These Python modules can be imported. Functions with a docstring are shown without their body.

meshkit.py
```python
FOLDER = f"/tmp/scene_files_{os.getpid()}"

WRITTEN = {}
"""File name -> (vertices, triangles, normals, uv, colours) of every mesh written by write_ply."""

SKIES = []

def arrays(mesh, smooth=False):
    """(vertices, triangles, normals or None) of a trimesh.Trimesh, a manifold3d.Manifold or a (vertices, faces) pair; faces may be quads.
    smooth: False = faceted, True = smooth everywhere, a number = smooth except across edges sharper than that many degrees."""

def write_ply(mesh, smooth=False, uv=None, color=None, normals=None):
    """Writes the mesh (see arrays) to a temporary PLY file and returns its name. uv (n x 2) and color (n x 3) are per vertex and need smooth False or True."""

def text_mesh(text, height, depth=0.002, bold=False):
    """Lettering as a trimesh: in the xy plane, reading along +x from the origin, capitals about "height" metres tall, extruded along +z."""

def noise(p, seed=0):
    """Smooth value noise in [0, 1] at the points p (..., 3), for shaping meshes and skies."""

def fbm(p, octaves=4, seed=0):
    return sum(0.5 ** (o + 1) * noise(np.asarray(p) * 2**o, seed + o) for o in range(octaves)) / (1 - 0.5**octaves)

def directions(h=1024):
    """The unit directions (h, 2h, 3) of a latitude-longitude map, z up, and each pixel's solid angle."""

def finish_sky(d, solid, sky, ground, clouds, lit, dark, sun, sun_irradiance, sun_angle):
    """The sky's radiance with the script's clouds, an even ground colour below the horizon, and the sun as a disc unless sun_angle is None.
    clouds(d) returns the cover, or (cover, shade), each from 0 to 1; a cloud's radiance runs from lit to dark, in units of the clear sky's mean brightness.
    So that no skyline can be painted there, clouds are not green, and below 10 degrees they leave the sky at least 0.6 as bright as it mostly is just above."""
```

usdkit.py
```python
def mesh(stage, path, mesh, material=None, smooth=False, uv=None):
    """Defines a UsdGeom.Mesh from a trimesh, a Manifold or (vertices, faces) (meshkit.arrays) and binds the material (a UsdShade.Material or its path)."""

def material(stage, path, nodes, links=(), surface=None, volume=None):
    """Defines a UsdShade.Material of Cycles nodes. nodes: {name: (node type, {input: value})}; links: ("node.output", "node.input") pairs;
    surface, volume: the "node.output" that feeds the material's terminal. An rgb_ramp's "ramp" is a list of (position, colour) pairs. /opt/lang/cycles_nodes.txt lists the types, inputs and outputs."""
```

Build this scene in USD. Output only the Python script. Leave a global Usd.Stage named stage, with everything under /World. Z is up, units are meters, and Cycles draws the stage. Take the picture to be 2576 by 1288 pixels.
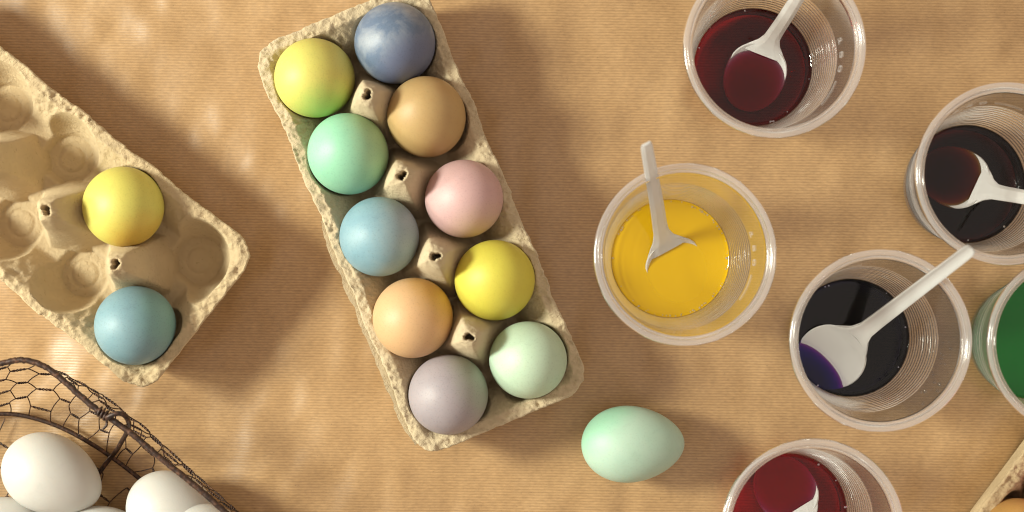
import math, numpy as np, trimesh, usdkit, meshkit
from pxr import Usd, UsdGeom, UsdLux, UsdShade, Gf, Sdf, Vt
from meshkit import fbm, noise

stage = Usd.Stage.CreateInMemory()
UsdGeom.SetStageUpAxis(stage, UsdGeom.Tokens.z)
UsdGeom.SetStageMetersPerUnit(stage, 1.0)
UsdGeom.Xform.Define(stage, '/World')
UsdGeom.Scope.Define(stage, '/World/Looks')
MM = 0.001
PI = math.pi

# ---------------------------------------------------------------- camera
CAM_H = 0.900                       # metres above the table
FPX = 3995.0                        # focal length in picture pixels of a 2576 wide picture
CX, CY = 1265.0, 765.0              # point straight under the lens, same pixels
cam = UsdGeom.Camera.Define(stage, '/World/camera')
cam.AddTranslateOp().Set(Gf.Vec3d(0, 0, CAM_H))
cam.CreateHorizontalApertureAttr(36.0)
cam.CreateVerticalApertureAttr(18.0)
cam.CreateFocalLengthAttr(36.0 * FPX / 2576)
cam.CreateHorizontalApertureOffsetAttr((1288 - CX) / 2576 * 36.0)
cam.CreateVerticalApertureOffsetAttr(-(644 - CY) / 2576 * 36.0)
cam.CreateClippingRangeAttr(Gf.Vec2f(0.05, 20))
cam.CreateFStopAttr(4.0)
cam.CreateFocusDistanceAttr(0.868)
cam.CreateExposureAttr(0.14)

# ---------------------------------------------------------------- lamps: a warm window-like lamp from the left and soft room light
def lamp(name, azimuth, elevation, dist, size, intensity, colour):
    az, el = math.radians(azimuth), math.radians(elevation)
    p = dist * np.array([math.cos(el) * math.cos(az), math.cos(el) * math.sin(az), math.sin(el)])
    r = UsdLux.RectLight.Define(stage, '/World/' + name)
    r.AddTransformOp().Set(Gf.Matrix4d().SetLookAt(Gf.Vec3d(*p), Gf.Vec3d(0, 0, 0.03), Gf.Vec3d(0, 0, 1)).GetInverse())
    r.CreateWidthAttr(size); r.CreateHeightAttr(size)
    r.CreateIntensityAttr(intensity); r.CreateColorAttr(Gf.Vec3f(*colour))
lamp('window_lamp', 172, 37, 1.55, 0.31, 98.0, (0.98, 1.0, 0.86))
lamp('low_window_lamp', 180, 17, 1.6, 0.19, 74.0, (0.98, 0.99, 0.85))
ceiling = UsdLux.RectLight.Define(stage, '/World/ceiling_lamp')          # the pale ceiling that the dark dyes mirror
ceiling.AddTranslateOp().Set(Gf.Vec3d(0.52, 0.02, 1.75))
ceiling.CreateWidthAttr(1.0); ceiling.CreateHeightAttr(1.0)
ceiling.CreateIntensityAttr(0.34); ceiling.CreateColorAttr(Gf.Vec3f(1.0, 0.95, 0.93))
fill = UsdLux.DomeLight.Define(stage, '/World/room_light')
fill.CreateIntensityAttr(0.175)
fill.CreateColorAttr(Gf.Vec3f(1.0, 0.80, 0.64))

# ---------------------------------------------------------------- helpers
def P(px, py, z):
    """Picture pixel (of 2576 x 1288) and height in mm above the paper -> point in mm."""
    s = FPX / (CAM_H * 1000 - z)
    return np.array([(px - CX) / s, (CY - py) / s, z])

used = {}
def numbered(parent, name):
    k = (parent, name)
    n = used.get(k, 0); used[k] = n + 1
    return f'{parent}/{name}' if n == 0 else f'{parent}/{name}_{n:03d}'

def tag(prim, label=None, cat=None, group=None, kind=None):
    prim = prim.GetPrim()
    for k, v in (('label', label), ('category', cat), ('group', group), ('kind', kind)):
        if v: prim.SetCustomDataByKey(k, v)
    return prim

def thing(name, loc_mm, label, cat, group=None):
    x = UsdGeom.Xform.Define(stage, numbered('/World', name))
    x.AddTranslateOp().Set(Gf.Vec3d(*(np.asarray(loc_mm, float) * MM)))
    tag(x, label, cat, group)
    return x

def put(name, mesh, mat, parent=None, origin=(0, 0, 0), smooth=40, normals=None, loc=None):
    """mesh in mm (world); origin in mm = where its parent stands (or its own base, when top-level)."""
    par = '/World' if parent is None else str(parent.GetPath())
    if hasattr(mesh, 'vertices'):
        v, f = np.array(mesh.vertices, float), np.array(mesh.faces)
    else:
        v, f = np.array(mesh[0], float), np.array(mesh[1])
    v = (v - np.asarray(origin, float)) * MM
    g = usdkit.mesh(stage, numbered(par, name), (v, f), mat, smooth=False if normals is not None else smooth)
    if normals is not None:
        g.CreateNormalsAttr(Vt.Vec3fArray.FromNumpy(normals.astype(np.float32)))
        g.SetNormalsInterpolation('vertex')
    if parent is None:
        g.AddTranslateOp().Set(Gf.Vec3d(*(np.asarray(origin, float) * MM)))
    return g

def mat(name, nodes, links=(), surface='p.BSDF', volume=None):
    return usdkit.material(stage, f'/World/Looks/{name}', nodes, list(links), surface=surface, volume=volume)

def lin(r, g, b):
    return tuple((c / 255 / 12.92 if c <= 10 else ((c / 255 + 0.055) / 1.055) ** 2.4) for c in (r, g, b))

def spline(pts, n, closed=False, like=None):
    from scipy.interpolate import CubicSpline
    p = np.asarray(pts, float)
    if closed: p = np.vstack([p, p[:1]])
    q = p if like is None else np.vstack([like, like[:1]]) if closed else np.asarray(like, float)
    d = np.r_[0, np.cumsum(np.maximum(np.linalg.norm(np.diff(q, axis=0), axis=1), 1e-6) ** 0.9)]
    cs = CubicSpline(d / d[-1], p, bc_type='periodic' if closed else 'natural')
    return cs(np.linspace(0, 1, n, endpoint=not closed))

def tube(path, rad, sides=8, closed=False, cap=True):
    p = np.asarray(path, float); n = len(p)
    rad = np.broadcast_to(rad, n)
    if closed: t = np.roll(p, -1, 0) - np.roll(p, 1, 0)
    else: t = np.gradient(p, axis=0)
    t /= np.maximum(np.linalg.norm(t, axis=1, keepdims=True), 1e-9)
    u = np.cross(t[0], [0.31, 0.17, 0.93]); u /= np.linalg.norm(u)
    U = np.empty_like(p)
    for i in range(n):
        u = u - t[i] * (u @ t[i]); u /= np.linalg.norm(u); U[i] = u
    W = np.cross(t, U)
    a = np.arange(sides) / sides * 2 * PI
    v = (p[:, None] + rad[:, None, None] * (np.cos(a)[None, :, None] * U[:, None] + np.sin(a)[None, :, None] * W[:, None])).reshape(-1, 3)
    f = []
    for i in range(n if closed else n - 1):
        j = (i + 1) % n
        for k in range(sides):
            l = (k + 1) % sides
            f += [(i * sides + k, i * sides + l, j * sides + l), (i * sides + k, j * sides + l, j * sides + k)]
    if cap and not closed:
        v = np.vstack([v, p[:1], p[-1:]]); c0, c1 = len(v) - 2, len(v) - 1
        for k in range(sides):
            l = (k + 1) % sides
            f += [(c0, l, k), (c1, (n - 1) * sides + k, (n - 1) * sides + l)]
    return v, np.array(f)

def join(parts):
    vs, fs, o = [], [], 0
    for v, f in parts:
        vs.append(np.asarray(v, float)); fs.append(np.asarray(f) + o); o += len(v)
    return np.vstack(vs), np.vstack(fs)

def lathe(prof, n=128, close_top=False, close_bottom=False):
    r, z = np.asarray(prof, float).T
    a = np.arange(n) / n * 2 * PI
    v = np.stack([r[:, None] * np.cos(a), r[:, None] * np.sin(a), np.repeat(z[:, None], n, 1)], -1).reshape(-1, 3)
    f = []
    m_ = len(r)
    for i in range(m_ - 1):
        for k in range(n):
            l = (k + 1) % n
            f += [(i * n + k, i * n + l, (i + 1) * n + l), (i * n + k, (i + 1) * n + l, (i + 1) * n + k)]
    return v, np.array(f)

# ---------------------------------------------------------------- materials
def paper_material():
    return mat('kraft_paper', {
        'tc': ('texture_coordinate', {}),
        'mp': ('mapping', {'scale': (1, 1, 1), 'rotation': (0, 0, 0.012)}),
        'w': ('wave_texture', {'wave_type': 'bands', 'bands_direction': 'y', 'profile': 'sine', 'scale': 203.0, 'distortion': 0.5, 'detail': 2.0, 'detail_scale': 1.0}),
        'ms': ('mapping', {'scale': (280, 760, 1)}),
        'n1': ('noise_texture', {'scale': 1.0, 'detail': 4.0, 'roughness': 0.6}),
        'n2': ('noise_texture', {'scale': 38.0, 'detail': 3.0}),
        'n3': ('noise_texture', {'scale': 900.0, 'detail': 2.0}),
        'sp': ('rgb_ramp', {'ramp': [(0.0, (0.35, 0.35, 0.35)), (0.22, (0.5, 0.5, 0.5)), (0.30, (1, 1, 1)), (1.0, (1, 1, 1))]}),
        'r1': ('rgb_ramp', {'ramp': [(0.0, lin(176, 141, 97)), (0.5, lin(187, 151, 105)), (1.0, lin(198, 163, 117))]}),
        'mx': ('mix_color', {'blend_type': 'multiply', 'fac': 1.0}),
        'rw': ('rgb_ramp', {'ramp': [(0.0, (0.76, 0.73, 0.70)), (0.5, (0.97, 0.97, 0.96)), (1.0, (1.0, 1.0, 1.0))]}),
        'm2': ('mix_color', {'blend_type': 'multiply', 'fac': 1.0, 'use_clamp': False}),
        'rn': ('rgb_ramp', {'ramp': [(0.25, (0.78, 0.76, 0.74)), (0.75, (1.12, 1.12, 1.12))]}),
        'm3': ('mix_color', {'blend_type': 'multiply', 'fac': 0.8}),
        'ad': ('math', {'math_type': 'multiply_add', 'value2': 0.6, 'value3': 0.0}),
        'ad2': ('math', {'math_type': 'add'}),
        'b': ('bump', {'strength': 0.35, 'distance': 0.0002}),
        'p': ('principled_bsdf', {'roughness': 0.40, 'specular_ior_level': 0.75, 'diffuse_roughness': 0.2}),
    }, [('tc.object', 'mp.vector'), ('mp.vector', 'w.vector'), ('tc.object', 'ms.vector'), ('ms.vector', 'n1.vector'), ('tc.object', 'n2.vector'), ('tc.object', 'n3.vector'),
        ('n2.fac', 'r1.fac'), ('w.fac', 'rw.fac'), ('r1.color', 'mx.a'), ('rw.color', 'mx.b'), ('n1.fac', 'rn.fac'), ('mx.result', 'm2.a'), ('rn.color', 'm2.b'),
        ('n3.fac', 'sp.fac'), ('m2.result', 'm3.a'), ('sp.color', 'm3.b'), ('m3.result', 'p.base_color'),
        ('w.fac', 'ad.value1'), ('n1.fac', 'ad2.value1'), ('ad.value', 'ad2.value2'), ('ad2.value', 'b.height'), ('b.normal', 'p.normal')])

def pulp_material(name, tint):
    a = 0.90 * np.array(lin(*tint))
    return mat(name, {
        'tc': ('texture_coordinate', {}),
        'n1': ('noise_texture', {'scale': 60.0, 'detail': 4.0}),
        'n2': ('noise_texture', {'scale': 420.0, 'detail': 5.0, 'roughness': 0.7, 'distortion': 0.6}),
        'n3': ('noise_texture', {'scale': 420.0, 'detail': 3.0, 'distortion': 0.8}),
        'r1': ('rgb_ramp', {'ramp': [(0.2, tuple(a * 0.90)), (0.8, tuple(np.minimum(a * 1.06, 1)))]}),
        'r3': ('rgb_ramp', {'ramp': [(0.0, (0.40, 0.34, 0.28)), (0.27, (0.72, 0.68, 0.62)), (0.35, (1, 1, 1)), (1.0, (1, 1, 1))]}),
        'm': ('mix_color', {'blend_type': 'multiply', 'fac': 0.7}),
        'b': ('bump', {'strength': 1.0, 'distance': 0.0013}),
        'p': ('principled_bsdf', {'roughness': 0.9, 'specular_ior_level': 0.15, 'diffuse_roughness': 0.5}),
    }, [('tc.object', 'n1.vector'), ('tc.object', 'n2.vector'), ('tc.object', 'n3.vector'), ('n1.fac', 'r1.fac'), ('n3.fac', 'r3.fac'), ('r1.color', 'm.a'), ('r3.color', 'm.b'),
        ('m.result', 'p.base_color'), ('n2.fac', 'b.height'), ('b.normal', 'p.normal')])

def egg_material(name, c1, c2=None, patch_dir=None, patch_col=None, mottle=0.7, speck=0.6, at=(0.35, 0.95), rough=0.52):
    pale = lambda c: 0.72 * (np.array(lin(*c)) * 0.96 + 0.04 * 0.8)
    c1l = pale(c1); c2l = pale(c2 or c1)
    if c2 is None: c2l = c1l * 0.88
    cd = c1l * 0.74
    nodes = {
        'tc': ('texture_coordinate', {}),
        'n1': ('noise_texture', {'scale': 62.0, 'detail': 6.0, 'roughness': 0.6, 'distortion': 0.4}),
        'n2': ('noise_texture', {'scale': 1200.0, 'detail': 3.0}),
        'r1': ('rgb_ramp', {'ramp': [(0.22, tuple(c1l * (1 - 0.5 * mottle) + cd * 0.5 * mottle)), (0.42, tuple(c1l)), (0.68, tuple(c1l * (1 - mottle) + c2l * mottle))]}),
        'r2': ('rgb_ramp', {'ramp': [(0.0, (0.60, 0.60, 0.60)), (0.33, (0.84, 0.84, 0.84)), (0.46, (1, 1, 1)), (1.0, (1, 1, 1))]}),
        'm': ('mix_color', {'blend_type': 'multiply', 'fac': speck}),
        'b': ('bump', {'strength': 0.16, 'distance': 0.0003}),
        'p': ('principled_bsdf', {'roughness': rough, 'specular_ior_level': 0.5, 'subsurface_weight': 0.12, 'subsurface_scale': 0.003, 'subsurface_radius': (1.0, 0.6, 0.4)}),
    }
    links = [('tc.object', 'n1.vector'), ('tc.object', 'n2.vector'), ('n1.fac', 'r1.fac'), ('n2.fac', 'r2.fac'), ('r2.color', 'm.b'), ('m.result', 'p.base_color'), ('n2.fac', 'b.height'), ('b.normal', 'p.normal')]
    if patch_dir is not None:
        d = np.array(patch_dir, float); d = d / np.linalg.norm(d) / 0.0215
        nodes['dot'] = ('vector_math', {'math_type': 'dot_product', 'vector2': tuple(d)})
        nodes['wob'] = ('math', {'math_type': 'multiply_add', 'value2': 0.5, 'value3': -0.25})
        nodes['sum'] = ('math', {'math_type': 'add'})
        nodes['mr'] = ('map_range', {'range_type': 'smoothstep', 'from_min': at[0], 'from_max': at[1], 'to_min': 0.0, 'to_max': 1.0, 'clamp': True})
        nodes['mp'] = ('mix_color', {'blend_type': 'mix', 'b': tuple(pale(patch_col))})
        links += [('tc.object', 'dot.vector1'), ('n1.fac', 'wob.value1'), ('dot.value', 'sum.value1'), ('wob.value', 'sum.value2'), ('sum.value', 'mr.value'), ('mr.result', 'mp.fac'), ('r1.color', 'mp.a'), ('mp.result', 'm.a')]
    else:
        links += [('r1.color', 'm.a')]
    return mat(name, nodes, links)

def plastic_sheet(name, milk, tint=(0.93, 0.92, 0.93), gloss=0.30):
    """Thin frosted plastic: what is not scattered by the milky sheet passes; the share grows with the slant of the view through it."""
    return mat(name, {
        'lw': ('layer_weight', {'blend': 0.5}),
        'mr': ('map_range', {'from_min': 0.0, 'from_max': 1.0, 'to_min': milk, 'to_max': min(1.0, milk * 1.9), 'clamp': True}),
        'fr': ('fresnel', {'IOR': 1.45}),
        'fs': ('math', {'math_type': 'multiply', 'value2': gloss}),
        't': ('transparent_bsdf', {'color': (0.97, 0.965, 0.96)}),
        'd': ('diffuse_bsdf', {'color': tint}),
        'tl': ('translucent_bsdf', {'color': tint}),
        'dt': ('mix_closure', {'fac': 0.5}),
        'm1': ('mix_closure', {}),
        'g': ('glossy_bsdf', {'color': (1, 1, 1), 'roughness': 0.13}),
        'm2': ('mix_closure', {}),
    }, [('d.BSDF', 'dt.closure1'), ('tl.BSDF', 'dt.closure2'), ('lw.facing', 'mr.value'), ('mr.result', 'm1.fac'), ('t.BSDF', 'm1.closure1'), ('dt.closure', 'm1.closure2'),
        ('fr.fac', 'fs.value1'), ('fs.value', 'm2.fac'), ('m1.closure', 'm2.closure1'), ('g.BSDF', 'm2.closure2')], surface='m2.closure')

def spoon_material(name, milk):
    return mat(name, {
        'fr': ('fresnel', {'IOR': 1.5}),
        't': ('transparent_bsdf', {'color': (0.95, 0.95, 0.95)}),
        'd': ('diffuse_bsdf', {'color': (0.92, 0.915, 0.90)}),
        'tl': ('translucent_bsdf', {'color': (0.92, 0.915, 0.90)}),
        'dt': ('mix_closure', {'fac': 0.48}),
        'm1': ('mix_closure', {'fac': milk}),
        'g': ('glossy_bsdf', {'color': (1, 1, 1), 'roughness': 0.18}),
        'm2': ('mix_closure', {}),
    }, [('d.BSDF', 'dt.closure1'), ('tl.BSDF', 'dt.closure2'), ('t.BSDF', 'm1.closure1'), ('dt.closure', 'm1.closure2'), ('fr.fac', 'm2.fac'), ('m1.closure', 'm2.closure1'), ('g.BSDF', 'm2.closure2')], surface='m2.closure')

def clear_dye(name, sigma):
    """Clear dyed water: a mirror-smooth skin that lets light in, dye that swallows it on the way (per metre, for red, green, blue)."""
    top = max(sigma) * 1.02
    return mat(name, {
        'fr': ('fresnel', {'IOR': 1.36}),
        't': ('transparent_bsdf', {'color': (1, 1, 1)}),
        'g': ('glossy_bsdf', {'color': (1, 1, 1), 'roughness': 0.03}),
        'm': ('mix_closure', {}),
        'v': ('absorption_volume', {'color': tuple(1 - x / top for x in sigma), 'density': top}),
    }, [('fr.fac', 'm.fac'), ('t.BSDF', 'm.closure1'), ('g.BSDF', 'm.closure2')], surface='m.closure', volume='v.volume')

def cloudy_dye(name, col, sigma, cloud):
    """Cloudy dyed water: suspended colour scatters most of the light at the skin, the rest goes in and is swallowed on its way."""
    top = max(sigma) * 1.02
    return mat(name, {
        'fr': ('fresnel', {'IOR': 1.36}),
        't': ('transparent_bsdf', {'color': (1, 1, 1)}),
        'd': ('diffuse_bsdf', {'color': lin(*col)}),
        'c': ('mix_closure', {'fac': cloud}),
        'g': ('glossy_bsdf', {'color': (1, 1, 1), 'roughness': 0.04}),
        'm': ('mix_closure', {}),
        'v': ('absorption_volume', {'color': tuple(1 - x / top for x in sigma), 'density': top}),
    }, [('fr.fac', 'm.fac'), ('t.BSDF', 'c.closure1'), ('d.BSDF', 'c.closure2'), ('c.closure', 'm.closure1'), ('g.BSDF', 'm.closure2')], surface='m.closure', volume='v.volume')

def plain(name, col, rough=0.5, metallic=0.0, spec=0.5):
    return mat(name, {'p': ('principled_bsdf', {'base_color': col, 'roughness': rough, 'metallic': metallic, 'specular_ior_level': spec})})

M_PAPER = paper_material()
M_WIRE = mat('rusty_wire', {
    'tc': ('texture_coordinate', {}), 'n': ('noise_texture', {'scale': 500.0, 'detail': 3.0}),
    'r': ('rgb_ramp', {'ramp': [(0.3, (0.020, 0.012, 0.010)), (0.55, (0.060, 0.030, 0.020)), (0.75, (0.17, 0.080, 0.045))]}),
    'b': ('bump', {'strength': 0.5, 'distance': 0.0003}),
    'p': ('principled_bsdf', {'roughness': 0.48, 'metallic': 0.35})},
    [('tc.object', 'n.vector'), ('n.fac', 'r.fac'), ('r.color', 'p.base_color'), ('n.fac', 'b.height'), ('b.normal', 'p.normal')])
M_WALL = plastic_sheet('frosted_cup_wall', 0.055, gloss=0.52)
M_RIM = plastic_sheet('frosted_cup_rim', 0.27, gloss=1.3)
M_MARK = plastic_sheet('embossed_mark', 0.10, gloss=0.15)
M_DROP = mat('water_drop', {'fr': ('fresnel', {'IOR': 1.33}), 't': ('transparent_bsdf', {'color': (0.98, 0.98, 0.98)}), 'g': ('glossy_bsdf', {'color': (1, 1, 1), 'roughness': 0.02}), 'm': ('mix_closure', {})},
    [('fr.fac', 'm.fac'), ('t.BSDF', 'm.closure1'), ('g.BSDF', 'm.closure2')], surface='m.closure')
M_FROTH = plastic_sheet('froth_skin', 0.3, gloss=1.0)
M_SPOON = spoon_material('white_spoon_plastic', 0.97)
M_SPOON_CLEAR = spoon_material('frosted_spoon_plastic', 0.72)

# ---------------------------------------------------------------- the paper on the table
def build_paper():
    nx, ny = 460, 380
    x = np.linspace(-700, 700, nx); y = np.linspace(-560, 600, ny)
    X, Y = np.meshgrid(x, y)
    q = np.stack([X / 52, Y / 60, np.zeros_like(X)], -1)
    z = 4.2 * (fbm(q, 3, seed=11) - 0.5)
    q2 = np.stack([X / 20 + 7, Y / 26, np.zeros_like(X) + 3], -1)
    z += 3.4 * (fbm(q2, 2, seed=5) - 0.5)
    z += 0.9 * (fbm(np.stack([X / 10 + 3, Y / 12, np.zeros_like(X) + 9], -1), 2, seed=21) - 0.5)
    z = z - np.percentile(z, 97)
    v = np.stack([X, Y, z], -1).reshape(-1, 3)
    i = (np.arange(ny - 1)[:, None] * nx + np.arange(nx - 1)[None]).ravel()
    f = np.vstack([np.stack([i, i + 1, i + nx + 1], 1), np.stack([i, i + nx + 1, i + nx], 1)])
    g = put('kraft_paper', (v, f), M_PAPER, smooth=True)
    tag(g, 'brown ribbed kraft wrapping paper spread flat over the whole table', 'wrapping paper', kind='structure')
build_paper()

# ---------------------------------------------------------------- egg cartons
PITCH = 46.0
HU, HV, RC = 119.8, 50.2, 14.0       # half length, half width, corner radius of the tray
CELLS = np.array([(PITCH * (i - 2), s * PITCH / 2) for i in range(5) for s in (1, -1)])
POSTS = np.array([(PITCH * (i - 1.5), 0.0) for i in range(4)])

def smin(a, b, k):
    h = np.clip(0.5 + 0.5 * (b - a) / k, 0, 1)
    return b * (1 - h) + a * h - k * h * (1 - h)

def carton_height(U, V, seed):
    d_edge = np.minimum(HU - np.abs(U), HV - np.abs(V))
    ax, ay = np.maximum(np.abs(U) - (HU - RC), 0), np.maximum(np.abs(V) - (HV - RC), 0)
    d_edge = np.where((ax > 0) & (ay > 0), RC - np.hypot(ax, ay), d_edge)
    wob = 1.6 * (fbm(np.stack([U / 14, V / 14, np.full_like(U, seed)], -1), 2, seed) - 0.5)
    T_rim = 38.5 - 1.3 * np.maximum(d_edge - 6.0, 0) - 0.06 * np.maximum(d_edge - 12.0, 0) ** 2
    T = -smin(-T_rim, np.full_like(U, -9.5), 4.0)
    post = np.full_like(U, -100.0)
    for k, (pu, pv) in enumerate(POSTS):
        r = (np.abs(U - pu) ** 1.28 + np.abs(V - pv) ** 1.28) ** (1 / 1.28)
        top = 66.0 + 1.5 * math.sin(seed * 3.1 + k * 2.2)
        c = top - 66 + np.interp(r - 0.4 * wob, [-2, 0, 4.5, 7.0, 10.0, 13.0, 17, 20.5, 24.0, 60], [66, 66, 65.4, 62, 51, 37, 24, 14, 4, -110])
        post = np.maximum(post, c)
        bell = np.interp(np.hypot(U - pu, V - pv) - 0.4 * wob, [0, 4.0, 5.4, 7.6, 10.6, 12.7, 15.0, 17.8, 19.6, 20.5, 22, 60], [64, 64, 58, 46, 35, 27.5, 20, 13.5, 8.5, 3.5, -8, -150])
        post = np.maximum(post, bell)
    bowl = np.full_like(U, 1e3)
    for cu, cv in CELLS:
        du, dv = U - cu, V - cv
        rc = np.hypot(du, dv)
        inner = np.clip(-np.sign(cv) * dv / 10.0, 0, 1)
        r = rc * (1 - inner) + inner * (np.abs(du) ** 3.5 + np.abs(dv) ** 3.5) ** (1 / 3.5)
        outer = np.clip(np.sign(cv) * dv / np.maximum(r, 1e-6), 0, 1)
        rr = np.maximum(r - 0.25 * wob - outer * 0.9 + 0.6, 0)
        h = np.interp(rr, [0, 13.2, 13.9, 14.6, 16.5, 19.2, 21.2, 22.5, 23.5, 24.5, 60], [3.4, 3.6, 6.4, 7.6, 11.0, 18, 28, 38, 48, 60, 500])
        h = h - 0.7 * np.exp(-((rc - 7.6) / 0.8) ** 2) + 0.5 * np.exp(-(rc / 6.6) ** 8)
        bowl = np.minimum(bowl, h)
    H = smin(bowl, T, 1.4)
    H = -smin(-H, -post, 0.9)
    # rough, torn fibre on the upward faces, smoother in the pockets
    high = np.clip((H - 12) / 20, 0.12, 1)
    q = np.stack([U, V, np.full_like(U, seed * 9.7)], -1)
    flat = np.clip((T - bowl + 2) / -4, 0, 1)          # 1 where the ridge/rim surface is on top
    top_area = np.maximum(np.clip((bowl - T) / 5, 0, 1) * np.clip((T - 12) / 12, 0, 1) * (post < T), np.clip((post - 42) / 14, 0, 1))
    n = (fbm(q / 2.8, 4, seed + 2) - 0.5) * 5.6 + (0.35 - np.abs(fbm(q / 4.2, 3, seed + 8) - 0.5) * 2) * 1.3
    rough = np.clip(fbm(q / 11.0, 2, seed + 4) * 2.4 - 0.45, 0.3, 1)
    H = H + n * (0.12 + 1.0 * top_area * rough) * high
    for k, (pu, pv) in enumerate(POSTS):                # the torn hole in each post
        a = np.arctan2(V - pv, U - pu)
        r = np.hypot(U - pu, V - pv)
        rh = 2.1 + 0.6 * np.sin(a * 2 + k + seed) + 0.4 * np.sin(a * 3 + 2 * k)
        H = H - 16 * np.clip((rh - r) / 0.7, 0, 1) + 0.9 * np.exp(-((r - rh - 1.1) / 0.9) ** 2)
    return H, top_area

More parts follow.
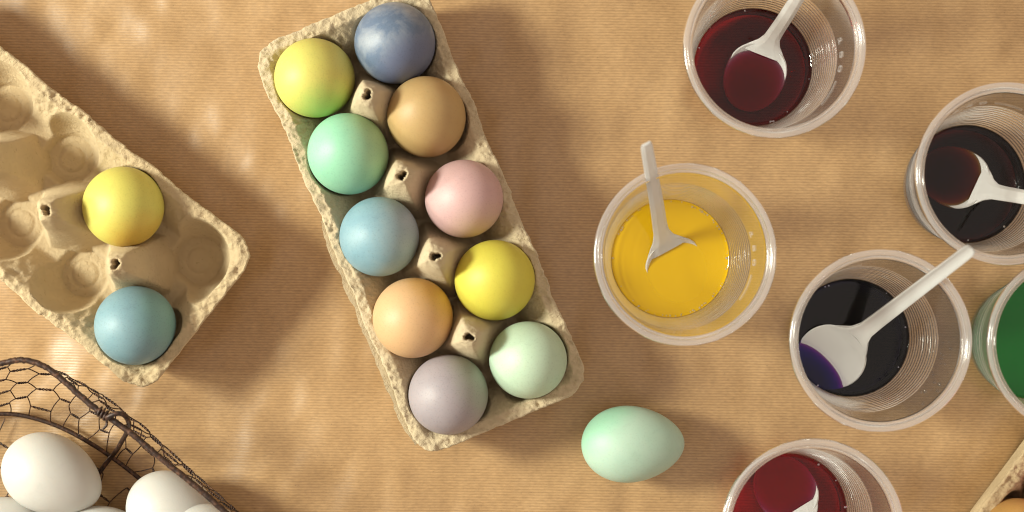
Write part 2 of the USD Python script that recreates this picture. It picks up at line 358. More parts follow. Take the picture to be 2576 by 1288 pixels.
def make_carton(name, origin_px, axis, seed, label, tint, hinge=None):
    """origin_px: centre of the tray in the picture; axis: its long direction in the table's plane."""
    o = P(*origin_px, 36.0); o[2] = 0
    ux = np.array([axis[0], axis[1]]); ux = ux / np.linalg.norm(ux); vx = np.array([-ux[1], ux[0]])
    nu, nv = 343, 145
    u = np.linspace(-HU, HU, nu); v = np.linspace(-HV, HV, nv)
    U, V = np.meshgrid(u, v)
    su, sv = np.abs(U) - (HU - RC), np.abs(V) - (HV - RC)
    corner = (su > 0) & (sv > 0)
    m_ = np.maximum(su, sv); l = np.hypot(su, sv)
    k = np.where(corner, m_ / np.maximum(l, 1e-9), 1)
    U2 = np.where(corner, np.sign(U) * (HU - RC + su * k), U)
    V2 = np.where(corner, np.sign(V) * (HV - RC + sv * k), V)
    # long sides bow in a little between the pockets, edge uneven
    q = np.stack([U2 / 9, V2 / 9, np.full_like(U, seed + 0.5)], -1)
    wob = (fbm(q * [2.0, 2.0, 1], 4, seed) - 0.5) * 2.4
    edge = np.clip(1 - np.minimum(HU - np.abs(U), HV - np.abs(V)) / 6, 0, 1)
    sag = -1.1 * (0.5 - 0.5 * np.cos(2 * PI * U2 / PITCH)) * np.clip(np.abs(V) / HV, 0, 1) ** 6
    V3 = V2 + np.sign(V) * (edge * wob + sag * (1 - np.clip((np.abs(U) - 85) / 10, 0, 1)))
    U3 = U2 + np.sign(U) * edge * wob * 0.8
    H, top = carton_height(U2, V2, seed)
    pts = np.stack([U3, V3, H], -1).reshape(-1, 3)
    i = (np.arange(nv - 1)[:, None] * nu + np.arange(nu - 1)[None]).ravel()
    F = np.vstack([np.stack([i, i + 1, i + nu + 1], 1), np.stack([i, i + nu + 1, i + nu], 1)])
    # outer wall below the rim
    ring = np.r_[np.arange(nu), (np.arange(1, nv)) * nu + nu - 1, (nv - 1) * nu + np.arange(nu - 2, -1, -1), np.arange(nv - 2, 0, -1) * nu]
    bp = pts[ring]
    nrm = np.roll(bp[:, :2], -1, 0) - np.roll(bp[:, :2], 1, 0)
    nrm = np.stack([nrm[:, 1], -nrm[:, 0]], 1); nrm /= np.maximum(np.linalg.norm(nrm, axis=1, keepdims=True), 1e-9)
    from scipy.ndimage import gaussian_filter1d
    nrm = gaussian_filter1d(nrm, 6, axis=0, mode='wrap'); nrm /= np.linalg.norm(nrm, axis=1, keepdims=True)
    base = gaussian_filter1d(bp[:, :2], 8, axis=0, mode='wrap')
    rows, prev = [], ring
    skirt_v, skirt_f = [], []
    cnt = len(pts); nb = len(ring)
    for off, z in ((0.5, -1.0), (0.3, -2.2), (-0.6, -3.0), (-0.6, -6.0), (-3.2, -18), (-7.5, -35.5)):
        b = (bp[:, :2] if off > 0 else base) + nrm * off
        zz = np.maximum(bp[:, 2] + z, 0.2) if z > -30 else np.full(nb, 1.0)
        skirt_v.append(np.c_[b, zz])
        cur = cnt + np.arange(nb); cnt += nb
        a0, a1, b0, b1 = prev, np.roll(prev, -1), cur, np.roll(cur, -1)
        skirt_f += [np.stack([a0, b0, b1], 1), np.stack([a0, b1, a1], 1)]
        prev = cur
    A = np.vstack([pts] + skirt_v)
    # classify the faces of the moulded sheet
    fc = np.stack([U2.ravel(), V2.ravel()], 1)[F].mean(1)
    bowl_d = np.linalg.norm(fc[:, None] - CELLS[None], axis=2)
    post_d = np.linalg.norm(fc[:, None] - POSTS[None], axis=2)
    cell_i, post_i = bowl_d.argmin(1), post_d.argmin(1)
    ft = top.ravel()[F].mean(1)
    is_post = (post_d.min(1) < 19.5) & (bowl_d.min(1) > 12.8)
    is_pocket = ~is_post & (ft < 0.35) & (bowl_d.min(1) < 28)
    faces_rim = np.vstack([F[~is_post & ~is_pocket]] + skirt_f)
    allF = np.vstack([F] + skirt_f)
    fn = np.cross(A[allF[:, 1]] - A[allF[:, 0]], A[allF[:, 2]] - A[allF[:, 0]])
    N = np.zeros_like(A)
    for kk in range(3): np.add.at(N, allF[:, kk], fn)
    N /= np.maximum(np.linalg.norm(N, axis=1, keepdims=True), 1e-12)
    R = np.array([[ux[0], vx[0], 0], [ux[1], vx[1], 0], [0, 0, 1]])
    W = A @ R.T; NW = N @ R.T
    mt = pulp_material(f'{name}_pulp_{seed}', tint)
    t = thing(name, o, label, 'egg carton')
    def sub(nm, faces):
        idx, inv = np.unique(faces.ravel(), return_inverse=True)
        return put(nm, (W[idx], inv.reshape(-1, 3)), mt, t, normals=NW[idx])
    sub('rim', faces_rim)
    for c in range(10): sub('pocket', F[is_pocket & (cell_i == c)])
    for c in range(4): sub('post', F[is_post & (post_i == c)])
    if hinge:                                            # what is left of the torn lid hinge along one side
        u0, u1, side = hinge
        uu = np.linspace(u0, u1, 90)
        w = 2.6 + 1.3 * (fbm(np.stack([uu / 6, uu * 0, uu * 0 + seed], -1), 3, seed) - 0.5) * 2
        w *= np.clip((uu - u0) / 8, 0.15, 1) * np.clip((u1 - uu) / 8, 0.15, 1)
        zz = 34.6 + 0.8 * (fbm(np.stack([uu / 9, uu * 0 + 4, uu * 0], -1), 2, seed) - 0.5)
        i0, i1 = np.full_like(uu, HV - 1.6), HV + 0.3 + w
        vv = np.stack([np.c_[uu, side * i0, zz], np.c_[uu, side * i1, zz + 0.8], np.c_[uu, side * (i1 - 0.2), zz - 0.6], np.c_[uu, side * i0, zz - 1.2]], 1).reshape(-1, 3)
        ff = []
        for a in range(89):
            for b in range(4):
                c = (b + 1) % 4
                ff += [(a * 4 + b, a * 4 + c, a * 4 + 4 + c), (a * 4 + b, a * 4 + 4 + c, a * 4 + 4 + b)]
        ff = np.array(ff)
        if side > 0: ff = ff[:, ::-1]
        put('torn_hinge', (vv @ R.T, ff), mt, t, smooth=30)
    def cell(k):
        c = CELLS[k]; w = o[:2] + R[:2, :2] @ c
        return w
    return cell

# tray 2 (ten eggs): its long axis runs down to the right
AX2 = np.array([83.5, -199.0])
cell2 = make_carton('egg_carton', (1060, 551), AX2, 3, 'beige pulp egg carton filled with ten dyed eggs in the middle of the paper', (214, 196, 163), hinge=(-20, 112, -1))
AX1 = np.array([158.0, -125.0])
CORNER1 = P(437, 735, 6.0)           # centre of the end pair of pockets
a1 = AX1 / np.linalg.norm(AX1)
c1 = CORNER1[:2] - a1 * 2 * PITCH
def unproject(x, y, z):
    s = FPX / (CAM_H * 1000 - z); return (CX + x * s, CY - y * s)
cell1 = make_carton('egg_carton', unproject(c1[0], c1[1], 36.0), AX1, 7, 'mostly empty beige pulp egg carton holding one yellow and one blue egg', (214, 192, 154), hinge=None)
AX3 = np.array([0.80, -0.60]); AX3 /= np.linalg.norm(AX3)
END3 = P(2640, 1262, 36.0)
c3 = END3[:2] + AX3 * 2 * PITCH
cell3 = make_carton('egg_carton', unproject(c3[0], c3[1], 36.0), AX3, 5, 'egg carton of which only a corner shows, right of the lower dark red cup', (218, 194, 154))

# ---------------------------------------------------------------- eggs
def egg_mesh(length=56.5, width=42.6, k=0.13, nt=64, na=72):
    th = np.linspace(0, PI, nt)
    x = length / 2 * np.cos(th)
    r = width / 2 * np.sin(th) * (1 - k * np.cos(th)) * (1 - 0.02 * np.cos(2 * th)) / 1.02
    a = np.arange(na) / na * 2 * PI
    v = np.stack([r[:, None] * np.cos(a), r[:, None] * np.sin(a), np.repeat(x[:, None], na, 1)], -1).reshape(-1, 3)
    f = []
    for i in range(nt - 1):
        for j in range(na):
            l = (j + 1) % na
            f += [(i * na + j, (i + 1) * na + l, i * na + l), (i * na + j, (i + 1) * na + j, (i + 1) * na + l)]
    return v, np.array(f)[:, [0, 1, 2]]

def make_egg(centre, axis, material_, label, group=None, length=56.5, width=42.6, name='egg'):
    """axis: where the pointed end looks."""
    v, f = egg_mesh(length, width)
    a = np.array(axis, float); a /= np.linalg.norm(a)
    b = np.cross([0.3, 1, 0.1], a); b /= np.linalg.norm(b); c = np.cross(a, b)
    v = v @ np.stack([b, c, a])
    v[:, :] += np.asarray(centre, float)
    v, f = v, f
    g = put(name, (v, f), material_, origin=centre, smooth=True)
    tag(g, label, 'egg', group)
    return g

rng = np.random.default_rng(4)
def carton_egg(px, py, colour_mat, label, tilt=(0, 0), width=42.6, z=34.5, length=56.5, group='dyed eggs in the full carton'):
    c = P(px, py, z + 1.5); c[2] = z
    make_egg(c, (tilt[0], tilt[1], -1), colour_mat, label, group, length=length, width=width)

carton_egg(795, 196, egg_material('egg_yellow_green', (236, 228, 112), (228, 218, 104), (0.35, -1, 0.35), (196, 228, 108), at=(0.55, 1.05)), 'pale yellow egg tinged green, in the upper left corner pocket of the full carton', (0.16, 0.10), 42.4)
carton_egg(993, 107, egg_material('egg_slate', (102, 124, 154), (172, 180, 190), (0.4, -0.5, 0.2), (106, 118, 152), mottle=1.0, speck=0.8, rough=0.48), 'mottled slate blue dyed egg in the upper right corner pocket of the carton', (-0.06, 0.20), 43.6)
carton_egg(878, 390, egg_material('egg_mint', (158, 226, 188), (168, 230, 194), (1, 0.5, 0.3), (182, 224, 168), at=(0.3, 1.2)), 'mint green dyed egg standing below the pale yellow egg in the carton', (0.10, -0.14), 43.2)
carton_egg(1074, 298, egg_material('egg_tan', (206, 170, 108), (200, 160, 98), speck=0.4), 'tan brown dyed egg standing below the slate blue egg in the carton', (0.05, -0.22), 42.4)
carton_egg(953, 595, egg_material('egg_sky', (136, 180, 196), (156, 192, 202), (1, 0.2, 0.4), (166, 186, 190), mottle=0.9, speck=0.8, at=(0.2, 1.3)), 'speckled sky blue dyed egg between the mint egg and the orange egg in the carton', (-0.12, 0.05), 42.8)
carton_egg(1165, 500, egg_material('egg_pink', (224, 182, 180), (228, 188, 184), (0.4, -1, 0.3), (228, 192, 164), at=(0.5, 1.2)), 'pink dyed egg in the carton', (-0.16, 0.04), 42.0)
carton_egg(1041, 797, egg_material('egg_orange', (238, 192, 138), (234, 186, 132), (0.9, 0.8, 0.3), (238, 184, 84), at=(0.4, 1.15)), 'peach orange dyed egg in the carton', (0.12, 0.16), 43.0)
carton_egg(1243, 707, egg_material('egg_bright_yellow', (234, 222, 72), (228, 212, 66), speck=0.35), 'bright lemon yellow dyed egg below the pink egg in the carton', (-0.10, -0.12), 43.2)
carton_egg(1129, 990, egg_material('egg_lilac', (176, 166, 172), (186, 174, 178), (1, 0.5, 0.3), (170, 176, 158), mottle=0.8, speck=0.8, at=(0.35, 1.1)), 'grey lilac dyed egg in the lowest corner pocket of the carton', (0.05, 0.14), 42.8)
carton_egg(1326, 905, egg_material('egg_pale_green', (206, 234, 204), (212, 236, 208)), 'very pale green dyed egg in the lower right corner pocket of the carton', (-0.14, 0.02), 41.6)

G1 = None
carton_egg(308, 520, egg_material('egg_carton_yellow', (230, 220, 100), (224, 212, 94), (0.5, -1, 0.3), (232, 196, 70), at=(0.6, 1.1)), 'yellow dyed egg standing in the mostly empty carton', (-0.28, 0.05), 43.2, length=58, group=G1)
carton_egg(343, 817, egg_material('egg_carton_blue', (128, 168, 180), (140, 176, 186), (1, 0.25, 0.4), (124, 180, 176), mottle=0.9, speck=0.9, at=(0.5, 1.2)), 'turquoise blue dyed egg in the bottom corner of the mostly empty carton', (0.05, 0.1), 42.4, group=G1)
w = cell3(1)
for k, (px, py), col, lab in ((0, (2560, 1352), egg_material('egg_corner_tan', (214, 160, 78), (206, 150, 74)), 'tan dyed egg in the cropped carton at the lower right corner'),
                               (1, (2678, 1192), egg_material('egg_corner_pink', (206, 142, 158), (214, 152, 166)), 'pink dyed egg, only a sliver showing at the right edge above the tan egg')):
    carton_egg(px, py, col, lab, (0, 0), 42.6, group=None)

c = P(1592, 1117, 21.2)
make_egg(c, (1, 0.02, 0.0), egg_material('egg_loose_mint', (196, 230, 208), (204, 234, 214), (-0.75, 0.7, 0.2), (170, 228, 194), at=(0.5, 1.1), speck=0.35), 'mint green dyed egg lying on its side on the paper beside the carton', length=57.0, width=42.2)

# ---------------------------------------------------------------- plastic cups
CUP_H = 87.0
def wall_r(z):
    z = np.asarray(z, float)
    r = np.interp(z, [0, 9, 51, 83], [31.9, 32.7, 39.2, 41.6])
    return r
def cup_profile():
    zs = np.r_[np.linspace(2.0, 9.0, 6), np.linspace(9.4, 51.0, 150), np.linspace(52, 82.5, 14)]
    prof = []
    for z in zs:
        r = wall_r(z)
        if 9.0 < z < 51.2:
            ph = (z - 9.0) / 3.25 * 2 * PI
            r = r + 0.55 * (1 - abs(math.sin(ph / 2)) ** 0.45 * 2)
        prof.append((r, z))
    return prof

def cup(px, py, label, mark_deg, drops=0, drop_seed=1, mark=True):
    o = P(px, py, CUP_H); o[2] = 0
    t = thing('plastic_cup', o, label, 'cup')
    put('wall', lathe(cup_profile(), 144), M_WALL, t, smooth=True)
    rim = [(41.6, 82.5), (41.75, 83.6), (42.0, 84.5), (42.4, 84.95), (42.8, 84.75), (43.1, 84.2), (43.4, 84.1)]
    a = np.linspace(0.97 * PI, -0.75 * PI, 22)
    rim += [(45.35 + 1.75 * math.cos(x), 85.0 + 1.9 * math.sin(x)) for x in a]
    put('rolled_rim', lathe(rim, 144), M_RIM, t, smooth=True)
    b = [(0.01, 1.6), (20, 1.4), (27.5, 1.0), (29.5, 0.5), (30.6, 0.5), (31.4, 0.9), (31.9, 2.0)]
    put('base', lathe(b, 96), M_WALL, t, smooth=True)
    if mark:
        parts = []
        def wrap(mesh, height):
            v = np.array(mesh.vertices); f = np.array(mesh.faces)
            z0 = height + v[:, 1] * 0.985
            rr = wall_r(z0) - 0.12 - v[:, 2]
            th = math.radians(mark_deg) - v[:, 0] / 39.8
            return np.stack([rr * np.cos(th), rr * np.sin(th), z0], -1), f
        x = 0.0
        for ch in '150':
            tm = meshkit.text_mesh(ch, 5.2, 0.4)
            tm.vertices[:, 0] += x - tm.vertices[:, 0].min()
            put('digit', wrap(tm, 57.0), M_MARK, t, smooth=30)
            x += 7.4
        bar = trimesh.creation.box((15, 0.9, 0.4)); 
        for _ in range(3): bar = bar.subdivide()
        bar.apply_translation((x + 8.5, 0.5, 0.2))
        put('level_line', wrap(bar, 57.5), M_MARK, t, smooth=30)
    if drops:
        r_ = np.random.default_rng(drop_seed)
        ds = []
        for _ in range(drops):
            s = trimesh.creation.icosphere(2, 0.35 + 0.55 * r_.random() ** 2)
            z = 54 + 26 * r_.random(); th = math.radians(-75 + 75 * r_.random())
            R_ = wall_r(z) - 0.1
            s.apply_translation((R_ * math.cos(th), R_ * math.sin(th), z))
            ds.append((s.vertices, s.faces))
        for d in ds: put('water_drop', d, M_DROP, t, smooth=True)
    return o

def dye(o, level, material_, label, froth=0, seed=0):
    rl = lambda z: wall_r(z) - 0.75
    prof = [(0.01, 1.9), (26, 1.9), (29.6, 1.9), (rl(3.0), 3.0), (rl(6.0), 6.0), (rl(level), level - 0.2), (rl(level) + 0.15, level + 0.75)]
    prof += [(rl(level) - 0.35, level + 0.38), (rl(level) - 0.9, level + 0.12), (rl(level) - 2.0, level + 0.01), (rl(level) - 4, level), (18, level), (0.01, level)]
    v, f = lathe(prof, 128)
    if trimesh.Trimesh(v, f, process=False).volume < 0: f = f[:, ::-1]
    t = UsdGeom.Xform.Define(stage, numbered('/World', 'egg_dye'))
    base = np.array([o[0], o[1], 1.9])
    t.AddTranslateOp().Set(Gf.Vec3d(*(base * MM)))
    tag(t, label, 'liquid dye')
    put('liquid', (v - [0, 0, 1.9], f), material_, t, smooth=50)
    if froth:
        r_ = np.random.default_rng(seed); ds = []
        for _ in range(froth):
            th = r_.choice([-1.1, 0.1, 0.75, -2.1, 2.6]) + 0.35 * r_.standard_normal()
            s = trimesh.creation.icosphere(2, 0.25 + 0.4 * r_.random())
            rr = rl(level) - 0.4 - 1.0 * r_.random() ** 2
            s.apply_translation((rr * math.cos(th), rr * math.sin(th), level - 1.7))
            ds.append((s.vertices, s.faces))
        g = put('froth', join(ds), M_FROTH, t, smooth=True)
        tag(g, kind='stuff')

LV = 13.6
o_y = cup(1724, 640, 'frosted plastic cup of yellow dye beside the full carton', 19)
o_r = cup(1950, 116, 'frosted plastic cup of dark red dye cut by the top edge of the picture', 13)
o_p = cup(2217, 857, 'frosted plastic cup of dark violet dye', 150, drops=22)
o_b = cup(2535, 436, 'frosted plastic cup of dark brown dye by the right edge', 120)
o_g = cup(2716, 863, 'plastic cup of green dye half outside the right edge', 60)
o_c = cup(2046, 1335, 'frosted plastic cup of crimson dye cut by the bottom edge', -60)
dye(o_y, LV, cloudy_dye('yellow_dye', (240, 194, 18), (25, 90, 700), 0.72), 'cloudy yellow egg dye in the cup nearest to the full carton', froth=70, seed=2)
dye(o_r, LV, clear_dye('red_dye', (85, 680, 420)), 'clear dark red egg dye in the cup at the top edge', froth=14, seed=3)
dye(o_p, LV, clear_dye('violet_dye', (850, 3600, 230)), 'almost black violet egg dye under the frosted spoon', froth=8, seed=4)
dye(o_b, LV, clear_dye('brown_dye', (210, 700, 1900)), 'almost black brown egg dye with an amber glow at the spoon', froth=6, seed=5)
dye(o_g, LV, cloudy_dye('green_dye', (24, 128, 50), (260, 50, 200), 0.5), 'deep green egg dye in the cup at the right edge', froth=6, seed=6)
dye(o_c, LV, clear_dye('crimson_dye', (40, 800, 360)), 'crimson egg dye in the cup at the bottom edge', froth=12, seed=7)

# ---------------------------------------------------------------- spoons
def unit(a):
    a = np.asarray(a, float); return a / np.linalg.norm(a)

def spoon(neck, tip, bowl_dir, incl, material_, label, w_tip=6.6, w_neck=8.6, bowl_w=34.0, bowl_l=39.0, depth=6.5, channel=False, roll=0.0, back=0.9):
    """neck, tip: points in mm; bowl_dir: the way the bowl points on the table plane; incl: how far it dips (degrees)."""
    neck, tip = np.asarray(neck, float), np.asarray(tip, float)
    bd = unit([bowl_dir[0], bowl_dir[1], 0]); ci, si = math.cos(math.radians(incl)), math.sin(math.radians(incl))
    a = bd * ci + np.array([0, 0, -si]); n = bd * si + np.array([0, 0, ci]); b = np.cross(n, a)
    if roll:
        cr, sr = math.cos(math.radians(roll)), math.sin(math.radians(roll))
        b, n = b * cr + n * sr, n * cr - b * sr
    o = np.array([neck[0], neck[1], 0])
    t = thing('plastic_spoon', o, label, 'spoon')
    # bowl: rim outline, shallow dish, 0.9 mm thick
    nr, na = 16, 72
    ang = np.arange(na) / na * 2 * PI
    ca, sa = np.cos(ang), np.sin(ang)
    ox = bowl_l / 2 * np.sign(ca) * np.abs(ca) ** np.where(ca < 0, back, 0.95)
    oy = bowl_w / 2 * np.sign(sa) * np.abs(sa) ** 0.95 * (1 + 0.06 * np.cos(ang + PI))
    ox = ox + bowl_l / 2
    # the back of the bowl sweeps in to the neck
    def layer(dz, shrink):
        vs = []
        for i in range(nr + 1):
            s = i / nr
            px = bowl_l / 2 + (ox - bowl_l / 2) * s * shrink; py = oy * s * shrink
            pz = -depth * (1 - s ** 2.4) + dz + 2.2 * (s ** 2) * np.exp(-((px) / 6.0) ** 2) 
            vs.append(np.stack([px, py, pz], -1))
        return np.array(vs)
    top, bot = layer(0.0, 0.965), layer(-1.0, 1.0)
    L = np.vstack([top.reshape(-1, 3), bot.reshape(-1, 3)])
    half = (nr + 1) * na
    f = []
    for i in range(nr):
        for k in range(na):
            l = (k + 1) % na
            f += [(i * na + k, (i + 1) * na + k, (i + 1) * na + l), (i * na + k, (i + 1) * na + l, i * na + l)]
            f += [(half + i * na + k, half + (i + 1) * na + l, half + (i + 1) * na + k), (half + i * na + k, half + i * na + l, half + (i + 1) * na + l)]
    for k in range(na):
        l = (k + 1) % na
        f += [(nr * na + k, half + nr * na + k, half + nr * na + l), (nr * na + k, half + nr * na + l, nr * na + l)]
    Wb = neck + L[:, :1] * a + L[:, 1:2] * b + L[:, 2:] * n
    put('bowl', (Wb, np.array(f)), material_, t, origin=o, smooth=35)
    # handle: tip -> neck -> flares into the back of the bowl
    h = unit(neck - tip)
    side_h = unit(np.cross(np.cross(h, b), h) if abs(h @ b) < 0.98 else b); 
    side_h = unit(b - h * (b @ h))
    ctrl = [tip, tip + (neck - tip) * 0.35, tip + (neck - tip) * 0.7, neck - h * 4.0 + n * 1.0, neck + a * 2.6 + n * 0.9, neck + a * 6.5 - n * 0.8]
    path = spline(ctrl, 64)
    s = np.linspace(0, 1, 64)
    wd = np.interp(s, [0, 0.02, 0.05, 0.75, 0.84, 0.90, 0.94, 0.97, 1.0], [w_tip * 0.75, w_tip * 0.95, w_tip, w_neck, w_neck * 1.08, w_neck * 1.5, w_neck * 2.2, w_neck * 2.7, w_neck * 3.0])
    th = np.interp(s, [0, 0.03, 0.8, 0.92, 1.0], [1.4, 2.4, 3.0, 2.4, 1.0])
    tg = np.gradient(path, axis=0); tg /= np.linalg.norm(tg, axis=1, keepdims=True)
    sd = np.array([unit((side_h * (1 - x) + b * x) - q * ((side_h * (1 - x) + b * x) @ q)) for x, q in zip(s, tg)])
    up = np.cross(sd, -tg)
    up = np.where((up @ n)[:, None] < 0, -up, up) if not np.all(up @ n > 0) else up
    if channel:
        sec = [(-0.5, 0.5), (-0.40, 0.62), (-0.30, 0.25), (0, -0.05), (0.30, 0.25), (0.40, 0.62), (0.5, 0.5), (0.5, -0.4), (0.3, -0.62), (-0.3, -0.62), (-0.5, -0.4)]
    else:
        sec = [(-0.5, -0.05), (-0.47, 0.12), (-0.24, 0.5), (-0.2, 0.54), (0.2, 0.54), (0.24, 0.5), (0.47, 0.12), (0.5, -0.05), (0.46, -0.5), (-0.46, -0.5)]
    sec = np.array(sec); ns = len(sec)
    V = path[:, None] + wd[:, None, None] * sec[None, :, :1] * sd[:, None] + th[:, None, None] * sec[None, :, 1:] * up[:, None]
    V = V.reshape(-1, 3); F = []
    for i in range(63):
        for k in range(ns):
            l = (k + 1) % ns
            F += [(i * ns + k, i * ns + l, (i + 1) * ns + l), (i * ns + k, (i + 1) * ns + l, (i + 1) * ns + k)]
    V = np.vstack([V, path[0] - tg[0] * 0.5, path[-1]]); c0, c1_ = len(V) - 2, len(V) - 1
    for k in range(ns):
        l = (k + 1) % ns
        F += [(c0, l, k), (c1_, 63 * ns + k, 63 * ns + l)]
    mesh = trimesh.Trimesh(V, np.array(F), process=False)
    if mesh.volume < 0: mesh.invert()
    put('handle', mesh, material_, t, origin=o, smooth=40)

spoon(P(1668, 606, 17.2), P(1626, 362, 115), (0.47, -0.88), 17, M_SPOON, 'white plastic spoon standing in the yellow dye with its bowl sunk')
spoon(P(1932, 112, 17.4), P(2045, -66, 112), (-0.36, -0.93), 15, M_SPOON, 'white plastic spoon in the dark red dye leaning to the top edge')
spoon(P(2156, 846, 25.5), P(2444, 626, 115), (-0.72, -0.69), 27, M_SPOON_CLEAR, 'frosted translucent spoon lying over the violet dye and the cup rim', bowl_w=38, bowl_l=40, depth=1.9, back=1.12, channel=True)
spoon(P(2482, 478, 17.4), P(2700, 520, 112), (-0.88, 0.42), 15, M_SPOON, 'white plastic spoon sunk in the brown dye and leaning to the right edge')
spoon(P(2022, 1306, 16.6), P(2060, 1545, 112), (-0.5, 0.86), 14, M_SPOON, 'white plastic spoon sunk in the crimson dye of the cup at the bottom edge')

# ---------------------------------------------------------------- wire basket with white eggs
def build_basket():
    zr, zb = 66.0, 4.5
    rim_px = [(-60, 930), (0, 915), (50, 906), (100, 916), (150, 949), (200, 994), (250, 1034), (325, 1086), (400, 1149), (475, 1209), (545, 1269), (640, 1365), (700, 1500), (660, 1680), (480, 1800), (200, 1860), (-120, 1820), (-330, 1640), (-420, 1400), (-360, 1150), (-200, 990)]
    base_px = [(-55, 1050), (0, 1041), (50, 1044), (100, 1056), (150, 1074), (200, 1099), (250, 1129), (300, 1164), (345, 1199), (400, 1250), (450, 1310), (500, 1390), (530, 1500), (500, 1620), (390, 1700), (190, 1740), (-60, 1715), (-220, 1600), (-290, 1420), (-260, 1230), (-160, 1100)]
    mid_px = [(-65, 985), (0, 962), (60, 945), (150, 925), (215, 920), (280, 935), (322, 960), (397, 1023), (483, 1110), (558, 1185), (632, 1246), (740, 1350), (790, 1500), (740, 1710), (500, 1870), (200, 1930), (-140, 1880), (-400, 1670), (-500, 1400), (-420, 1130), (-220, 1010)]
    N = 600
    rim = spline([P(x, y, zr) for x, y in rim_px], N, True)
    rp = np.array([P(x, y, zr) for x, y in rim_px])
    base = spline([P(x, y, zb) for x, y in base_px], N, True, rp)
    mid = spline([P(x, y, 36) for x, y in mid_px], N, True, rp)
    o = np.array([*rim[:, :2].mean(0), 0])
    t = thing('wire_basket', o, 'rusty brown wire mesh basket of white eggs in the lower left corner', 'basket')
    r_ = np.random.default_rng(8)
    wob = r_.standard_normal((N, 3)) * 0.10
    put('rim_wire', tube(rim + wob * [1, 1, 0.5], 1.6 + 0.06 * r_.standard_normal(N), 10, True), M_WIRE, t, origin=o, smooth=True)
    put('base_wire', tube(base, 1.3, 9, True), M_WIRE, t, origin=o, smooth=True)
    # strut hooked over the rim and running down under the eggs
    sp = [P(268, 1052, 68.5), P(284, 1043, 70), P(302, 1040, 69.5), P(318, 1050, 66), P(324, 1072, 58), P(316, 1094, 44), P(302, 1118, 26), P(286, 1142, 9), P(262, 1172, 5.2), P(215, 1240, 5.0), P(120, 1370, 5.0)]
    put('strut', tube(spline(sp, 70), 1.35, 9), M_WIRE, t, origin=o, smooth=True)
    # binding coils round the rim at the hook
    tt = np.linspace(0, 1, 120)
    i0 = int(np.argmin(np.linalg.norm(rim - P(262, 1043, zr), axis=1)))
    seg = rim[(i0 + np.round((tt - 0.5) * 14).astype(int)) % N]
    ax = unit(rim[(i0 + 5) % N] - rim[(i0 - 5) % N]); e1 = unit(np.cross(ax, [0, 0, 1])); e2 = np.cross(ax, e1)
    cen = rim[i0] + (tt[:, None] - 0.5) * 7.5 * ax
    coil = cen + 2.3 * (np.cos(tt * 2 * PI * 4)[:, None] * e1 + np.sin(tt * 2 * PI * 4)[:, None] * e2)
    coil = np.vstack([coil, coil[-1] + e1 * 2 + ax * 1.0, coil[-1] + e1 * 4.5 + ax * 0.5])
    put('binding', tube(coil, 0.7, 6), M_WIRE, t, origin=o, smooth=True)
    # chicken wire: hexagons over the side (rows from base to rim) with twisted joins
    def side(u, s):
        u = (u % 1.0) * N; i = int(u) % N; j = (i + 1) % N; q = u - int(u)
        B = base[i] * (1 - q) + base[j] * q; Mi = mid[i] * (1 - q) + mid[j] * q; R_ = rim[i] * (1 - q) + rim[j] * q
        return B * (1 - s) ** 2 + 2 * Mi * s * (1 - s) + R_ * s * s
    def plain_wire(p, q, bend):
        k = np.linspace(0, 1, 5)[:, None]
        return tube(p * (1 - k) + q * k + np.sin(k * PI) * bend, 0.34, 5, cap=False)
    def twist(p, q, turns=2.5):
        n_ = 13; k = np.linspace(0, 1, n_)
        ax_ = unit(q - p); e1_ = unit(np.cross(ax_, [0.2, 0.1, 1])); e2_ = np.cross(ax_, e1_)
        out = []
        for ph in (0, PI):
            w_ = 0.45 * np.sin(k * PI) ** 0.3
            c = p + (q - p) * k[:, None] + w_[:, None] * (np.cos(k * turns * 2 * PI + ph)[:, None] * e1_ + np.sin(k * turns * 2 * PI + ph)[:, None] * e2_)
            out.append(tube(c, 0.36, 5, cap=False))
        return out
    rows = 8
    length = np.linalg.norm(np.diff(mid, axis=0), axis=1).sum()
    cols = int(length / 26.0)
    parts = []
    jit = r_.standard_normal((cols, rows + 1, 2, 2)) * [0.055, 0.11]
    def node(c, r, e):
        j_ = jit[c % cols, r, e]
        return side((c + 0.5 * (r % 2) + 0.36 * e + j_[0]) / cols, min(max((r + j_[1]) / rows, 0.0), 1.0))
    for r in range(rows + 1):
        for c in range(cols):
            parts += twist(node(c, r, 0), node(c, r, 1))
            if r < rows:                                   # the twist's two ends split to the row above
                cn = c + (r % 2)
                parts.append(plain_wire(node(c, r, 1), node(cn, r + 1, 0), r_.standard_normal(3) * 0.35))
                parts.append(plain_wire(node(c, r, 0), node(cn - 1, r + 1, 1), r_.standard_normal(3) * 0.35))
    g = put('side_mesh', join(parts), M_WIRE, t, origin=o, smooth=True); tag(g, kind='stuff')
    # floor mesh inside the base ring
    return t, o, base, twist, plain_wire
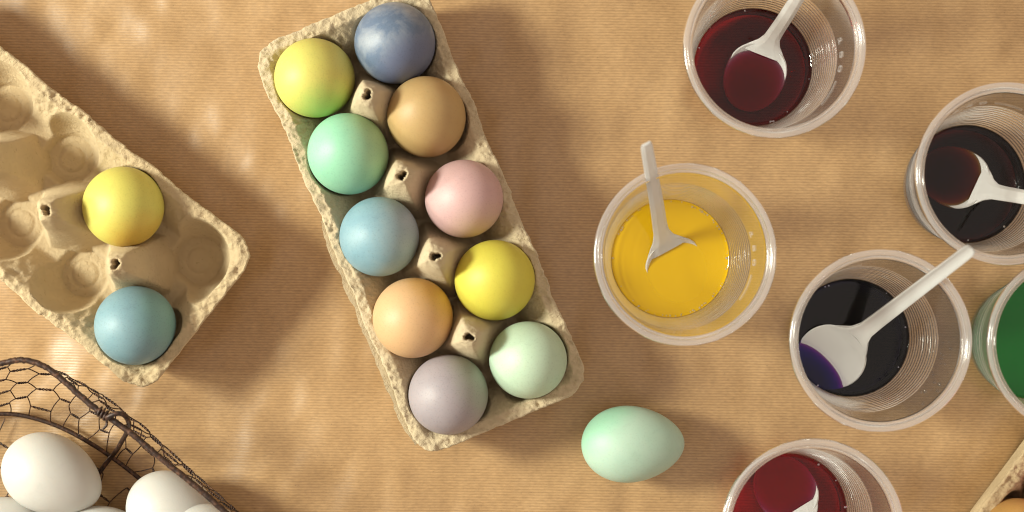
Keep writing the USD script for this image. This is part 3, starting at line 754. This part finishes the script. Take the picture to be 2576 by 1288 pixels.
def build_floor_mesh(t, o, base, twist, plain_wire):
    from shapely.geometry import Polygon, Point
    poly = Polygon(base[:, :2])
    r_ = np.random.default_rng(3); parts = []
    x0, y0, x1, y1 = poly.bounds
    p_, h_ = 25.0, 11.0
    rot = math.radians(-38)
    cx, cy = (x0 + x1) / 2, (y0 + y1) / 2
    n_ = 12
    J = r_.standard_normal((4 * n_, 6 * n_, 2, 2)) * 0.9
    def node(c, r, e):
        j_ = J[c % (4 * n_), r % (6 * n_), e]
        x, y = (c + 0.5 * (r % 2) + 0.36 * e) * p_ + j_[0], r * h_ + j_[1]
        return np.array([cx + x * math.cos(rot) - y * math.sin(rot), cy + x * math.sin(rot) + y * math.cos(rot), 3.0])
    inside = lambda p: poly.contains(Point(p[:2]))
    for r in range(-2 * n_, 2 * n_):
        for c in range(-n_, n_):
            a, b = node(c, r, 0), node(c, r, 1)
            if not (inside(a) and inside(b)): continue
            parts += twist(a, b, 1.5)
            cn = c + (r % 2)
            for p, q in ((b, node(cn, r + 1, 0)), (a, node(cn - 1, r + 1, 1))):
                if inside(q): parts.append(plain_wire(p, q, r_.standard_normal(3) * 0.3 * [1, 1, 0]))
    g = put('floor_mesh', join(parts), M_WIRE, t, origin=o, smooth=True); tag(g, kind='stuff')
try:
    bk = build_basket()
except ImportError:
    raise
build_floor_mesh(*bk)

M_WHITE = egg_material('egg_white', (222, 219, 212), (216, 213, 206), mottle=0.6, speck=0.15)
make_egg(P(132, 1196, 26.5), (0.9, -0.42, 0.0), M_WHITE, 'white egg lying whole in view in the wire basket', length=56.5, width=43.0)
make_egg(P(446, 1302, 27), (0.80, -0.58, 0.05), M_WHITE, 'white egg beneath the rim wire at the right of the basket', length=60.0, width=43.5)
make_egg(P(-6, 1348, 25), (0.8, 0.3, 0), M_WHITE, 'white egg cut by the left edge at the bottom corner of the basket', length=56, width=43)
make_egg(P(250, 1370, 24), (-0.9, 0.3, 0), M_WHITE, 'white egg at the bottom edge between the two larger white eggs', length=56, width=43)
make_egg(P(540, 1385, 40), (0.7, -0.6, 0), M_WHITE, 'white egg of which a sliver shows at the bottom edge by the rim wire', length=56, width=43)
